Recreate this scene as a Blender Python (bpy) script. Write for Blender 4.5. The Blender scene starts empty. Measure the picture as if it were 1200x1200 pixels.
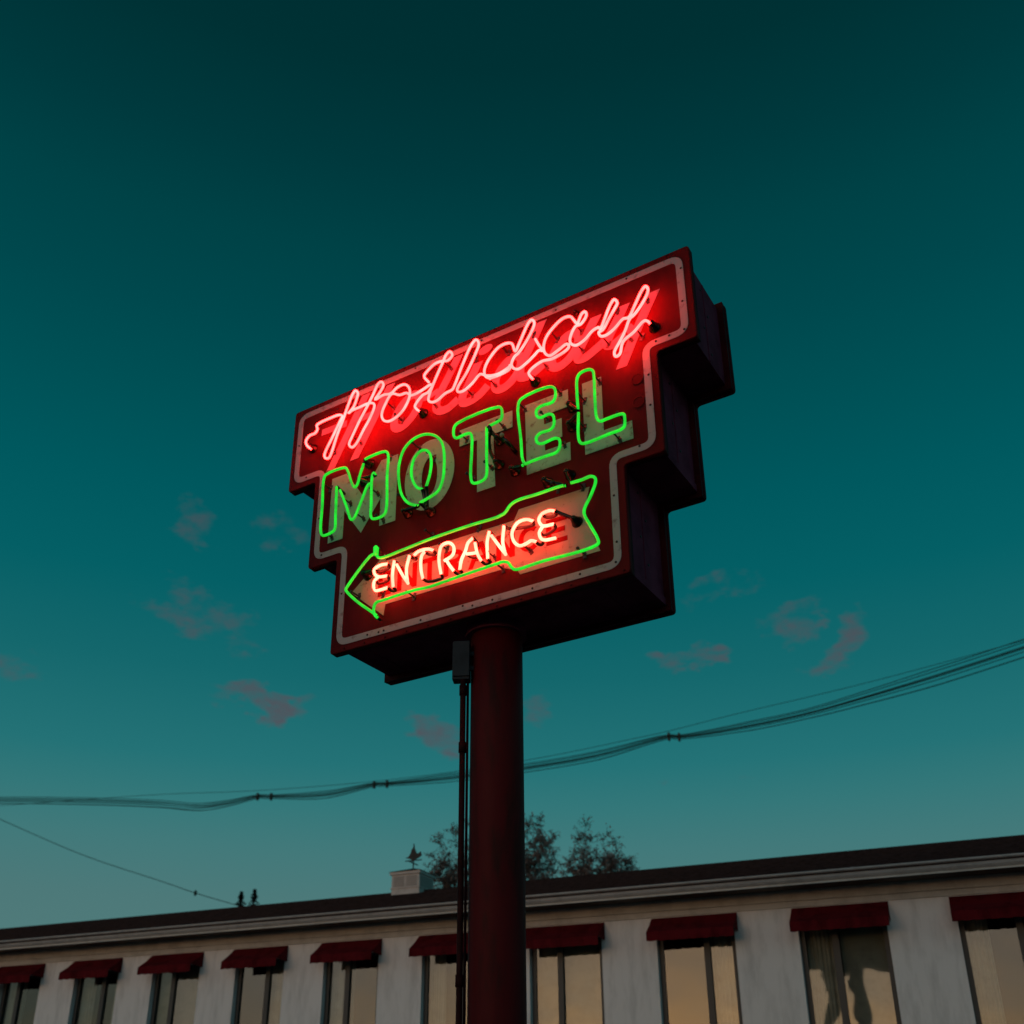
import bpy, math, random
from mathutils import Vector, Matrix
R = math.radians
rng = random.Random(7)
scene = bpy.context.scene
C = scene.collection

# ------------------------------------------------------------------ camera
cam_d = bpy.data.cameras.new('camera')
cam = bpy.data.objects.new('camera', cam_d); C.objects.link(cam)
cam.location = (0, 0, 1.6); cam.rotation_euler = (R(90 + 24.741), 0, 0)
cam_d.sensor_width = 36; cam_d.sensor_height = 36
cam_d.lens = 36.933; cam_d.shift_x = .0164; cam_d.shift_y = .1220
cam_d.clip_end = 3000; cam_d.clip_start = .05
cam_d.dof.use_dof = True; cam_d.dof.focus_distance = 7.55; cam_d.dof.aperture_fstop = 1.6
scene.camera = cam

# ------------------------------------------------------------------ sky: dusk, the sun just gone down behind the camera
def srgb(r, g, b):
    f = lambda c: (c / 255 / 12.92) if c <= 10.3 else ((c / 255 + .055) / 1.055) ** 2.4
    return (f(r), f(g), f(b), 1)
SUN_AZ = (-.62, -.785)                                   # horizontal direction towards the sunset
SUN_EL = R(3)
world = bpy.data.worlds.new('World'); scene.world = world; world.use_nodes = True
nt = world.node_tree; nt.nodes.clear(); N = nt.nodes; Lk = nt.links
def nd(t, **kw):
    n = N.new(t)
    for k, v in kw.items(): setattr(n, k, v)
    return n
def math_n(op, a, b=None, clamp=False):
    n = nd('ShaderNodeMath', operation=op, use_clamp=clamp)
    for i, v in enumerate((a, b)):
        if v is None: continue
        if isinstance(v, (int, float)): n.inputs[i].default_value = v
        else: Lk.new(v, n.inputs[i])
    return n.outputs[0]
def vdot(a, v):
    n = nd('ShaderNodeVectorMath', operation='DOT_PRODUCT'); Lk.new(a, n.inputs[0]); n.inputs[1].default_value = v
    return n.outputs['Value']
def mrange(v, a, b, c=0., d=1., kind='SMOOTHSTEP'):
    n = nd('ShaderNodeMapRange', interpolation_type=kind); Lk.new(v, n.inputs[0])
    for i, x in enumerate((a, b, c, d)): n.inputs[i + 1].default_value = x
    return n.outputs[0]
tc = nd('ShaderNodeTexCoord'); DIR = tc.outputs['Generated']
sep = nd('ShaderNodeSeparateXYZ'); Lk.new(DIR, sep.inputs[0])
ramp = nd('ShaderNodeValToRGB'); Lk.new(sep.outputs['Z'], ramp.inputs[0])
stops = [(0, 92, 126, 124), (.18, 77, 121, 121), (.227, 66, 121, 122), (.265, 52, 119, 121), (.303, 36, 114, 118), (.379, 20, 103, 108),
         (.452, 4, 95, 101), (.523, 0, 88, 94), (.589, 0, 80, 85), (.649, 0, 72, 77), (.703, 0, 66, 70), (.75, 0, 57, 61), (.8, 0, 49, 52), (1, 0, 32, 36)]
el = ramp.color_ramp.elements
while len(el) < len(stops): el.new(.5)
for e, s in zip(el, stops): e.position = s[0]; e.color = srgb(*s[1:])
sky_col = ramp.outputs[0]
# small drifting clouds, dusky pink-grey, low in the sky
noise = nd('ShaderNodeTexNoise'); noise.inputs['Scale'].default_value = 22; noise.inputs['Detail'].default_value = 6; noise.inputs['Roughness'].default_value = .6
stretch = nd('ShaderNodeVectorMath', operation='MULTIPLY'); Lk.new(DIR, stretch.inputs[0]); stretch.inputs[1].default_value = (1, 1, 2.1)
Lk.new(stretch.outputs[0], noise.inputs['Vector'])
warp = nd('ShaderNodeVectorMath', operation='SUBTRACT'); Lk.new(noise.outputs['Color'], warp.inputs[0]); warp.inputs[1].default_value = (.5, .5, .5)
warp2 = nd('ShaderNodeVectorMath', operation='SCALE'); Lk.new(warp.outputs[0], warp2.inputs[0]); warp2.inputs['Scale'].default_value = .075
dw = nd('ShaderNodeVectorMath', operation='ADD'); Lk.new(DIR, dw.inputs[0]); Lk.new(warp2.outputs[0], dw.inputs[1])
# direction, half width, half height (radians), tilt, opacity
clouds = [((-.222, .910, .356), .046, .013, -.12, .8), ((-.203, .911, .350), .026, .014, -.45, 1.), ((-.057, .941, .334), .030, .016, -.35, .85), ((-.274, .823, .498), .022, .018, -.5, .55),
          ((-.195, .847, .494), .042, .014, .05, .40), ((-.27, .866, .42), .060, .018, -.30, .55), ((-.244, .888, .389), .020, .010, -.3, .4),
          ((.275, .870, .416), .030, .012, .5, .65), ((.318, .862, .394), .026, .015, 1.0, .8), ((.179, .902, .392), .034, .009, .0, .7), ((.206, .87, .448), .040, .012, .15, .45),
          ((.039, .934, .354), .020, .014, -.6, .6), ((-.295, .847, .443), .016, .009, .2, .45), ((.300, .874, .372), .024, .010, .2, .6),
          ((.227, .933, .279), .015, .006, 0, .4), ((.155, .946, .286), .010, .005, 0, .45),
          ((-.44, .82, .36), .05, .014, .1, .6), ((.49, .78, .38), .055, .015, .2, .6), ((-.66, .62, .42), .06, .02, 0, .5), ((.70, .58, .40), .07, .022, .1, .6)]
acc = None
for d, a, b, tilt, op in clouds:
    d = Vector(d).normalized(); rt = d.cross(Vector((0, 0, 1))).normalized(); up = rt.cross(d)
    ct, st = math.cos(tilt), math.sin(tilt)
    r2 = rt * ct + up * st; u2 = up * ct - rt * st
    x = math_n('SUBTRACT', vdot(dw.outputs[0], tuple(r2 / a)), d.dot(r2) / a)
    y = math_n('SUBTRACT', vdot(dw.outputs[0], tuple(u2 / b)), d.dot(u2) / b)
    q = math_n('ADD', math_n('MULTIPLY', x, x), math_n('MULTIPLY', y, y))
    front = math_n('GREATER_THAN', vdot(DIR, tuple(d)), .5)
    m = math_n('MULTIPLY', mrange(q, 2.2, .0, 0, op), front)
    acc = m if acc is None else math_n('MAXIMUM', acc, m)
noise2 = nd('ShaderNodeTexNoise'); noise2.inputs['Scale'].default_value = 34; noise2.inputs['Detail'].default_value = 9; noise2.inputs['Roughness'].default_value = .62; Lk.new(stretch.outputs[0], noise2.inputs['Vector'])
cl = math_n('ADD', acc, math_n('MULTIPLY', math_n('SUBTRACT', noise2.outputs['Fac'], .5), 1.7))
cmask = math_n('MULTIPLY', mrange(cl, .30, 1.25, 0, .82), mrange(acc, .02, .3))
mixc = nd('ShaderNodeMix', data_type='RGBA'); Lk.new(cmask, mixc.inputs['Factor']); Lk.new(sky_col, mixc.inputs['A'])
mixc.inputs['B'].default_value = srgb(88, 74, 84)
# sunset side behind the camera
nish = nd('ShaderNodeTexSky', sky_type='NISHITA'); nish.sun_disc = False
nish.sun_elevation = SUN_EL; nish.sun_rotation = math.atan2(SUN_AZ[0], SUN_AZ[1])
side = mrange(vdot(DIR, (SUN_AZ[0], SUN_AZ[1], 0)), -.1, .9)
glow = nd('ShaderNodeVectorMath', operation='SCALE'); Lk.new(nish.outputs[0], glow.inputs[0]); Lk.new(math_n('MULTIPLY', side, .06), glow.inputs['Scale'])
tint = nd('ShaderNodeVectorMath', operation='MULTIPLY'); Lk.new(glow.outputs[0], tint.inputs[0]); tint.inputs[1].default_value = (1.0, .97, 1.32)
addc = nd('ShaderNodeVectorMath', operation='ADD'); Lk.new(mixc.outputs['Result'], addc.inputs[0]); Lk.new(tint.outputs[0], addc.inputs[1])
bg = nd('ShaderNodeBackground'); bg.inputs['Strength'].default_value = 1.0; Lk.new(addc.outputs[0], bg.inputs['Color'])
wo = nd('ShaderNodeOutputWorld'); Lk.new(bg.outputs[0], wo.inputs['Surface'])
sun_d = bpy.data.lights.new('sun', 'SUN'); sun_d.energy = .22; sun_d.angle = R(50); sun_d.color = (1, .72, .62)
sun = bpy.data.objects.new('sun', sun_d); C.objects.link(sun); sun.location = (-20, -25, 6)
sun.rotation_euler = Vector((SUN_AZ[0] * math.cos(SUN_EL), SUN_AZ[1] * math.cos(SUN_EL), math.sin(SUN_EL))).to_track_quat('Z', 'Y').to_euler()
scene.view_settings.view_transform = 'Standard'; scene.view_settings.look = 'None'
scene.view_settings.exposure = 0; scene.view_settings.gamma = 1

# ------------------------------------------------------------------ materials
def mat(name, col, rough=.6, metal=0., var=.0, scale=6., col2=None, lo=.45, hi=.65, bump=0., bscale=60., emit=None, es=1., coat=0., stretch=(1, 1, 1), spec=.5, emit_var=.28):
    m = bpy.data.materials.new(name); m.use_nodes = True
    t = m.node_tree; b = t.nodes['Principled BSDF']
    b.inputs['Base Color'].default_value = (*col, 1); b.inputs['Roughness'].default_value = rough; b.inputs['Metallic'].default_value = metal
    b.inputs['Coat Weight'].default_value = coat; b.inputs['Specular IOR Level'].default_value = spec
    if emit: b.inputs['Emission Color'].default_value = (*emit, 1); b.inputs['Emission Strength'].default_value = es
    def mp():
        tcn = t.nodes.new('ShaderNodeTexCoord'); mm = t.nodes.new('ShaderNodeMapping'); mm.inputs['Scale'].default_value = stretch
        t.links.new(tcn.outputs['Object'], mm.inputs[0]); return mm.outputs[0]
    if var or col2:
        co = mp()
        n = t.nodes.new('ShaderNodeTexNoise'); n.inputs['Scale'].default_value = scale; n.inputs['Detail'].default_value = 8; n.inputs['Roughness'].default_value = .62
        t.links.new(co, n.inputs['Vector'])
        r = t.nodes.new('ShaderNodeMapRange'); r.inputs[1].default_value = lo; r.inputs[2].default_value = hi; t.links.new(n.outputs['Fac'], r.inputs[0])
        x = t.nodes.new('ShaderNodeMix'); x.data_type = 'RGBA'; t.links.new(r.outputs[0], x.inputs['Factor'])
        x.inputs['A'].default_value = (*col, 1)
        c2 = col2 or tuple(c * (1 - var) for c in col)
        x.inputs['B'].default_value = (*c2, 1); t.links.new(x.outputs['Result'], b.inputs['Base Color'])
        rr = t.nodes.new('ShaderNodeMapRange'); rr.inputs[3].default_value = max(.05, rough - .12); rr.inputs[4].default_value = min(1, rough + .15)
        t.links.new(n.outputs['Fac'], rr.inputs[0]); t.links.new(rr.outputs[0], b.inputs['Roughness'])
    if emit and emit_var:
        co = mp(); n = t.nodes.new('ShaderNodeTexNoise'); n.inputs['Scale'].default_value = 9; n.inputs['Detail'].default_value = 3; t.links.new(co, n.inputs['Vector'])
        r = t.nodes.new('ShaderNodeMapRange'); r.inputs[1].default_value = .3; r.inputs[2].default_value = .7; r.inputs[3].default_value = es * (1 - emit_var); r.inputs[4].default_value = es * (1 + emit_var)
        t.links.new(n.outputs['Fac'], r.inputs[0]); t.links.new(r.outputs[0], b.inputs['Emission Strength'])
    if bump:
        co = mp(); n = t.nodes.new('ShaderNodeTexNoise'); n.inputs['Scale'].default_value = bscale; n.inputs['Detail'].default_value = 5; t.links.new(co, n.inputs['Vector'])
        bp = t.nodes.new('ShaderNodeBump'); bp.inputs['Strength'].default_value = bump; bp.inputs['Distance'].default_value = .01
        t.links.new(n.outputs['Fac'], bp.inputs['Height']); t.links.new(bp.outputs[0], b.inputs['Normal'])
    return m
M = dict(
    face=mat('red_face_paint', (.105, .002, .003), .6, spec=.10, var=.5, scale=3.5, lo=.42, hi=.72, bump=.08, bscale=7, stretch=(1, 1, .35)),
    rim=mat('red_cabinet_paint', (.055, .003, .005), .65, spec=.1, var=.5, scale=5, bump=.1, bscale=25),
    side=mat('maroon_cabinet_sheet', (.19, .035, .075), .75, spec=.05, var=.4, scale=4, bump=.1, bscale=10),
    cream=mat('cream_sign_paint', (.33, .35, .26), .6, spec=.2, col2=(.13, .07, .06), scale=26, lo=.60, hi=.74, bump=.06),
    green_lit_cream=mat('green_lit_cream_letter_paint', (.25, .47, .37), .6, spec=.2, col2=(.10, .08, .06), scale=24, lo=.57, hi=.72, bump=.06),  # green light of the tubes on cream letters, mixed into the paint colour
    stripe=mat('grey_stripe_paint', (.33, .345, .36), .65, spec=.2, col2=(.12, .08, .08), scale=14, lo=.56, hi=.76),
    pinks=mat('script_paint', (.28, .21, .27), .6, spec=.2, col2=(.19, .11, .12), scale=18, lo=.58, hi=.76),
    redlet=mat('red_letter_paint', (.18, .002, .002), .6, spec=.08, col2=(.20, .04, .03), scale=30, lo=.60, hi=.75),
    neon_red=mat('lit_red_neon_glass', (.6, .5, .48), .25, emit=(1, .0108, .0100), es=45),
    neon_white=mat('lit_pink_white_neon_glass', (.7, .62, .6), .25, emit=(1, .034, .0205), es=26),
    neon_green=mat('lit_green_neon_glass', (.10, .12, .10), .22, emit=(.006, 1, .03), es=.72),
    black=mat('black_blockout_paint', (.010, .008, .008), .35),
    glassblk=mat('dark_electrode_glass', (.003, .004, .0035), .2, spec=.35),
    clip=mat('tube_support_glass', (.014, .012, .012), .4),
    screw=mat('dark_screw_steel', (.03, .028, .028), .5, metal=.6),
    pole=mat('dark_red_pole_paint', (.078, .003, .005), .6, spec=.14, col2=(.028, .007, .006), scale=8, lo=.50, hi=.68, bump=.25, bscale=14, stretch=(1, 1, .22)),
    conduit=mat('dark_conduit_paint', (.026, .004, .005), .65, spec=.1, var=.4, scale=9),
    boxgrey=mat('grey_enclosure_paint', (.022, .029, .040), .6, spec=.2, var=.3, scale=10),
    wall=mat('white_stucco', (.82, .80, .83), .85, var=.30, scale=3.5, lo=.46, hi=.78, bump=.3, bscale=45, stretch=(1.6, 1.6, .35)),
    trim=mat('cream_trim_paint', (.60, .57, .55), .7, spec=.2, var=.2, scale=4),
    gutter=mat('grey_aluminium_gutter', (.42, .40, .41), .55, spec=.2, var=.2, scale=6),
    soffit=mat('brown_soffit', (.10, .085, .075), .8, var=.2),
    roof=mat('dark_shingle', (.042, .027, .028), .95, spec=.1, var=.5, scale=9, bump=.5, bscale=30),
    awning=mat('burgundy_canvas', (.115, .006, .011), .85, spec=.08, var=.45, scale=5, bump=.5, bscale=9, stretch=(1, 1, .5)),
    frame=mat('dark_window_frame', (.045, .047, .050), .5),
    curtain=mat('pale_curtain_cloth', (.62, .55, .50), .9, var=.2, scale=5),
    blind=mat('drawn_blind', (.40, .36, .33), .8, var=.2),
    room=mat('dark_room', (.03, .03, .03), .9),
    white=mat('white_cupola_paint', (.62, .55, .54), .6, var=.15, scale=6),
    slat=mat('grey_louvre', (.33, .30, .30), .6),
    vane=mat('black_iron', (.015, .014, .014), .6),
    bark=mat('bark', (.045, .034, .030), .9, var=.4, scale=20),
    leaf=mat('autumn_leaf', (.25, .185, .18), .85, col2=(.15, .12, .115), scale=2),
    needle=mat('conifer_needles', (.012, .020, .016), .8),
    cable=mat('sky_tinted_cable', (.03, .07, .073), .8, spec=.1),  # teal of the blurred sky behind is mixed into the cable colour
    asphalt=mat('asphalt', (.05, .05, .05), .9, var=.3, scale=2, bump=.3, bscale=80),
    concrete=mat('concrete', (.28, .27, .26), .85, var=.3, scale=5),
    wood=mat('weathered_pole_wood', (.09, .07, .055), .9, var=.4, scale=8, stretch=(1, 1, .1)),
)

def glass(name, refl, rough=.03):
    m = bpy.data.materials.new(name); m.use_nodes = True; t = m.node_tree; t.nodes.clear()
    g = t.nodes.new('ShaderNodeBsdfGlossy'); g.inputs['Roughness'].default_value = rough; g.inputs['Color'].default_value = (1, 1, 1, 1)
    x = t.nodes.new('ShaderNodeBsdfTransparent'); x.inputs['Color'].default_value = (.78, .82, .80, 1)
    mx = t.nodes.new('ShaderNodeMixShader'); mx.inputs[0].default_value = refl
    n = t.nodes.new('ShaderNodeTexNoise'); n.inputs['Scale'].default_value = 1.6; n.inputs['Detail'].default_value = 1
    tcn = t.nodes.new('ShaderNodeTexCoord'); t.links.new(tcn.outputs['Object'], n.inputs['Vector'])
    bp = t.nodes.new('ShaderNodeBump'); bp.inputs['Strength'].default_value = .12; bp.inputs['Distance'].default_value = .05; t.links.new(n.outputs['Fac'], bp.inputs['Height']); t.links.new(bp.outputs[0], g.inputs['Normal'])
    o = t.nodes.new('ShaderNodeOutputMaterial')
    t.links.new(x.outputs[0], mx.inputs[1]); t.links.new(g.outputs[0], mx.inputs[2]); t.links.new(mx.outputs[0], o.inputs[0]); return m
M['pane'] = glass('window_glass', .055)

# ------------------------------------------------------------------ mesh helpers
def mesh_obj(name, verts, faces, material, parent=None, smooth=False, loc=None):
    me = bpy.data.meshes.new(name); me.from_pydata([tuple(v) for v in verts], [], faces); me.update()
    if smooth:
        for pl in me.polygons: pl.use_smooth = True
    if isinstance(material, str): material = M[material]
    me.materials.append(material)
    o = bpy.data.objects.new(name, me); C.objects.link(o)
    if parent: o.parent = parent
    if loc: o.location = loc
    return o
def empty(name, loc, rz=0.):
    o = bpy.data.objects.new(name, None); C.objects.link(o); o.location = loc; o.rotation_euler = (0, 0, rz); return o
def tag(o, label, cat=None, group=None, kind=None):
    o['label'] = label
    if cat: o['category'] = cat
    if group: o['group'] = group
    if kind: o['kind'] = kind
    return o
def box(x0, x1, y0, y1, z0, z1):
    v = [(x0, y0, z0), (x1, y0, z0), (x1, y1, z0), (x0, y1, z0), (x0, y0, z1), (x1, y0, z1), (x1, y1, z1), (x0, y1, z1)]
    f = [(0, 3, 2, 1), (4, 5, 6, 7), (0, 1, 5, 4), (1, 2, 6, 5), (2, 3, 7, 6), (3, 0, 4, 7)]
    return v, f
def join(*parts):
    V, F = [], []
    for v, f in parts:
        n = len(V); V += list(v); F += [tuple(i + n for i in q) for q in f]
    return V, F
def bevel(o, w=.004, seg=2):
    b = o.modifiers.new('bevel', 'BEVEL'); b.width = w; b.segments = seg; b.limit_method = 'ANGLE'; return o
def catmull(P, sub=6, closed=False):
    P = [Vector(p) for p in P]; n = len(P); out = []
    if n < 3: return P
    for i in range(n if closed else n - 1):
        p1, p2 = P[i], P[(i + 1) % n]
        p0 = P[i - 1] if (closed or i > 0) else p1 + (p1 - p2)
        p3 = P[(i + 2) % n] if (closed or i + 2 < n) else p2 + (p2 - p1)
        t0 = 0; t1 = t0 + max(1e-5, (p1 - p0).length) ** .5; t2 = t1 + max(1e-5, (p2 - p1).length) ** .5; t3 = t2 + max(1e-5, (p3 - p2).length) ** .5
        for k in range(sub):
            t = t1 + (t2 - t1) * k / sub
            a1 = p0 * ((t1 - t) / (t1 - t0)) + p1 * ((t - t0) / (t1 - t0)); a2 = p1 * ((t2 - t) / (t2 - t1)) + p2 * ((t - t1) / (t2 - t1)); a3 = p2 * ((t3 - t) / (t3 - t2)) + p3 * ((t - t2) / (t3 - t2))
            b1 = a1 * ((t2 - t) / (t2 - t0)) + a2 * ((t - t0) / (t2 - t0)); b2 = a2 * ((t3 - t) / (t3 - t1)) + a3 * ((t - t1) / (t3 - t1))
            out.append(b1 * ((t2 - t) / (t2 - t1)) + b2 * ((t - t1) / (t2 - t1)))
    if not closed: out.append(P[-1])
    return out
def sweep(path, rad, n=8, caps=True):
    """tube along a path, rad a number or a list"""
    path = [Vector(p) for p in path]; V, F = [], []
    L = len(path); up = None
    for i, p in enumerate(path):
        t = (path[min(i + 1, L - 1)] - path[max(i - 1, 0)])
        t = t.normalized() if t.length > 1e-9 else Vector((0, 0, 1))
        if up is None:
            up = Vector((0, 1, 0)) if abs(t.y) < .9 else Vector((1, 0, 0))
        a = (up - t * up.dot(t)); a = a.normalized() if a.length > 1e-6 else t.orthogonal().normalized()
        up = a; b = t.cross(a)
        r = rad[i] if isinstance(rad, (list, tuple)) else rad
        for k in range(n):
            an = 2 * math.pi * k / n
            V.append(p + a * (r * math.cos(an)) + b * (r * math.sin(an)))
    for i in range(L - 1):
        for k in range(n):
            k2 = (k + 1) % n
            F.append((i * n + k, i * n + k2, (i + 1) * n + k2, (i + 1) * n + k))
    if caps:
        F.append(tuple(range(n - 1, -1, -1))); F.append(tuple(range((L - 1) * n, L * n)))
    return V, F
def lathe(prof, n=20, axis='z', org=(0, 0, 0)):
    """prof: (radius, height) pairs; axis z up or y towards -y (out of the sign face)"""
    V, F = [], []; o = Vector(org)
    for r, h in prof:
        for k in range(n):
            a = 2 * math.pi * k / n
            V.append(o + (Vector((r * math.cos(a), r * math.sin(a), h)) if axis == 'z' else Vector((r * math.cos(a), -h, r * math.sin(a)))))
    for i in range(len(prof) - 1):
        for k in range(n):
            k2 = (k + 1) % n; F.append((i * n + k, i * n + k2, (i + 1) * n + k2, (i + 1) * n + k))
    F.append(tuple(range((len(prof) - 1) * n, len(prof) * n))); F.append(tuple(range(n - 1, -1, -1)))
    return V, F
def slab(poly, y0, y1):
    """extrude an x,z outline between two y planes"""
    n = len(poly)
    V = [(x, y0, z) for x, z in poly] + [(x, y1, z) for x, z in poly]
    F = [tuple(range(n)), tuple(range(2 * n - 1, n - 1, -1))] + [(i, n + i, n + (i + 1) % n, (i + 1) % n) for i in range(n)]
    return V, F
def fillet(poly, r, seg=4):
    out = []; n = len(poly)
    for i in range(n):
        p = Vector(poly[i]); a = Vector(poly[i - 1]); b = Vector(poly[(i + 1) % n])
        da = (a - p).normalized(); db = (b - p).normalized()
        p1 = p + da * r; p2 = p + db * r
        for k in range(seg + 1):
            t = k / seg; out.append(tuple((p1 * (1 - t) + p * t) * (1 - t) + (p * (1 - t) + p2 * t) * t))
    return out
def ribbon(path, w0, y, closed=False, w1=None, cut=None):
    """flat stroke of width w0..w1 on the plane y; path in x,z"""
    P = [Vector(p) for p in path]; n = len(P); V, F = [], []
    for i in range(n):
        if closed: a, b = P[i - 1], P[(i + 1) % n]
        else: a, b = P[max(i - 1, 0)], P[min(i + 1, n - 1)]
        t = (b - a).normalized(); nn = Vector((-t.y, t.x))
        w = (w0 + ((w1 or w0) - w0) * i / max(1, n - 1)) / 2
        q0, q1 = P[i] - nn * w, P[i] + nn * w
        if cut and not closed and i in (0, n - 1) and cut[0 if i == 0 else 1]:   # level brush ends
            for q in (q0, q1): q += t * ((P[i].y - q.y) / t.y) if abs(t.y) > .2 else Vector((0, 0))
        V += [(q0.x, y, q0.y), (q1.x, y, q1.y)]
    for i in range(n if closed else n - 1):
        j = (i + 1) % n; F.append((2 * i, 2 * j, 2 * j + 1, 2 * i + 1))
    return V, F
def thick(VF, d=.002):
    """give a flat stroke real paint thickness towards +y (back)"""
    V, F = VF; n = len(V)
    V2 = list(V) + [(x, y + d, z) for x, y, z in V]
    edges = {}
    for f in F:
        for i in range(len(f)):
            e = (f[i], f[(i + 1) % len(f)]); k = tuple(sorted(e)); edges.setdefault(k, []).append(e)
    F2 = list(F)
    for k, es in edges.items():
        if len(es) == 1: a, b = es[0]; F2.append((b, a, a + n, b + n))
    return V2, F2

# ------------------------------------------------------------------ ground
NB = Vector((.4083, .9128, 0)); BD = Vector((.9128, -.4083, 0))     # motel: away from / along its front wall
rows = [(-400, 0), (11, 0), (13.6, .8), (40, .8), (600, .8)]
V, F = [], []
for i, (d, z) in enumerate(rows):
    for s in (-700, 700):
        q = NB * d + BD * s; V.append((q.x, q.y, z))
for i in range(len(rows) - 1): F.append((2 * i, 2 * i + 1, 2 * i + 3, 2 * i + 2))
g = mesh_obj('ground', V, F, 'asphalt'); g['kind'] = 'structure'

# ------------------------------------------------------------------ the sign
sign = empty('motel_sign', (.0052, 6.7385, 0), R(-32.0857))
tag(sign, 'stepped dark red neon motel sign on a thick round pole', 'sign')
W2, IN, TH, TOP, DEP = 1.8, .2914, .8012, 7.1181, .722
YF = -DEP / 2                                               # plane of the painted front face
def outline(e=0.):
    z0, z1, z2, z3 = TOP - e, TOP - TH + e, TOP - 2 * TH + e, TOP - 3 * TH + e
    a, b, c = W2 - e, W2 - IN - e, W2 - 2 * IN - e
    return [(-a, z0), (-a, z1), (-b, z1), (-b, z2), (-c, z2), (-c, z3), (c, z3), (c, z2), (b, z2), (b, z1), (a, z1), (a, z0)]
cab = mesh_obj('cabinet', *slab(outline(.05), YF + .035, -YF - .035), 'side', sign)
face = bevel(mesh_obj('face_panel', *slab(fillet(outline(), .03), YF, YF + .04), 'face', sign), .006)
back = bevel(mesh_obj('back_panel', *slab(fillet(outline(), .03), -YF - .04, -YF), 'rim', sign), .006)
# return rim round the front and the back panel, and the corner angles along the cabinet's lower edges
def rim_ring(e0, e1, y0, y1):
    A, B = outline(e0), outline(e1); n = len(A)
    V = [(x, y0, z) for x, z in A] + [(x, y0, z) for x, z in B] + [(x, y1, z) for x, z in A] + [(x, y1, z) for x, z in B]
    F = []
    for i in range(n):
        j = (i + 1) % n
        F += [(i, j, n + j, n + i), (2 * n + j, 2 * n + i, 3 * n + i, 3 * n + j), (i, 2 * n + i, 2 * n + j, j), (n + j, 3 * n + j, 3 * n + i, n + i)]
    return V, F
mesh_obj('panel_rim', *rim_ring(.006, .049, YF + .0405, YF + .075), 'rim', sign)
mesh_obj('panel_rim', *rim_ring(.006, .049, -YF - .075, -YF - .0405), 'rim', sign)
c3, z3 = W2 - 2 * IN - .05, TOP - 3 * TH + .05
for sx, zz in ((c3, z3), (W2 - IN - .05, TOP - 2 * TH + .05)):
    mesh_obj('corner_angle', *box(sx + .001, sx + .012, YF + .08, -YF - .08, zz - .004, zz + .055), 'side', sign)
for i, (sx, za, zb_) in enumerate(((W2 - .05, TOP - .06, TOP - TH + .06), (W2 - IN - .05, TOP - TH + .04, TOP - 2 * TH + .06), (W2 - 2 * IN - .05, TOP - 2 * TH + .04, TOP - 3 * TH + .11))):
    mesh_obj('side_seam', *box(sx + .001, sx + .005, -.012, .012, zb_, za), 'side', sign)
    for k in range(4):
        mesh_obj('side_screw', *sweep([(sx, -.05 + .1 * (k % 2), za - .08 - k * .17), (sx + .005, -.05 + .1 * (k % 2), za - .08 - k * .17)], .009, 8), 'screw', sign)
for k in range(3): mesh_obj('underside_seam', *box(-1.0 + k * .95, -.98 + k * .95, YF + .09, -YF - .09, z3 - .004, z3 - .001), 'side', sign)
# painted stripe that follows the stepped outline
sc = fillet(outline(.079), .075, 6)
mesh_obj('border_stripe', *thick(ribbon(sc, .052, YF - .003, closed=True)), 'stripe', face)
# painted block letters, arrow, small letters and script
def paint(name, polys, y, m, label=None):
    parts = [slab(pl, y, y + .002) for pl in polys]
    o = mesh_obj(name, *join(*parts), m, face)
    if label: o['label'] = label
    return o
zt, zb = 6.282, 5.687
paint('painted_letter', [[(-1.321, zt), (-1.321, zb), (-1.172, zb), (-1.172, 5.936), (-.991, zb - .005), (-.814, 5.936), (-.814, zb), (-.663, zb), (-.663, zt), (-.825, zt), (-.995, 6.02), (-1.175, zt)][::1]], YF - .003, 'green_lit_cream', 'painted letter M with green tube light in its colour')
oo = [(-.36 + .2265 * math.cos(a), 5.99 + .307 * math.sin(a)) for a in [2 * math.pi * k / 40 for k in range(40)]]
oi = [(-.358 + .072 * math.cos(a), 5.972 + .168 * math.sin(a)) for a in [2 * math.pi * k / 40 for k in range(40)]]
n = 40
V = [(x, YF - .003, z) for x, z in oo] + [(x, YF - .003, z) for x, z in oi]
o = mesh_obj('painted_letter', *thick((V, [(k, (k + 1) % n, n + (k + 1) % n, n + k) for k in range(n)])), 'green_lit_cream', face); o['label'] = 'painted letter O with green tube light in its colour'
paint('painted_letter', [[(-.09, zt), (-.09, 6.138), (.065, 6.138), (.068, zb), (.222, zb), (.206, 6.138), (.368, 6.138), (.368, zt)]], YF - .003, 'green_lit_cream', 'painted letter T with green tube light in its colour')
paint('painted_letter', [[(.475, zt), (.483, zb), (.829, zb), (.829, 5.835), (.631, 5.835), (.630, 5.902), (.769, 5.902), (.769, 6.058), (.628, 6.058), (.627, 6.136), (.825, 6.136), (.825, zt)]], YF - .003, 'green_lit_cream', 'painted letter E with green tube light in its colour')
paint('painted_letter', [[(.938, zt), (.941, zb), (1.298, zb), (1.296, 5.832), (1.086, 5.832), (1.087, zt)]], YF - .003, 'green_lit_cream', 'painted letter L with green tube light in its colour')
paint('painted_arrow', [[(-1.044, 5.180), (-.731, 4.912), (-.718, 5.0), (.305, 5.0), (.40, 4.958), (.417, 4.922), (1.018, 4.924), (.909, 5.236), (.961, 5.427), (.414, 5.430), (.375, 5.354), (-.735, 5.362), (-.742, 5.425)]], YF - .003, 'cream', 'cream painted arrow pointing to the entrance')
eb, et = 5.074, 5.270
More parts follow.
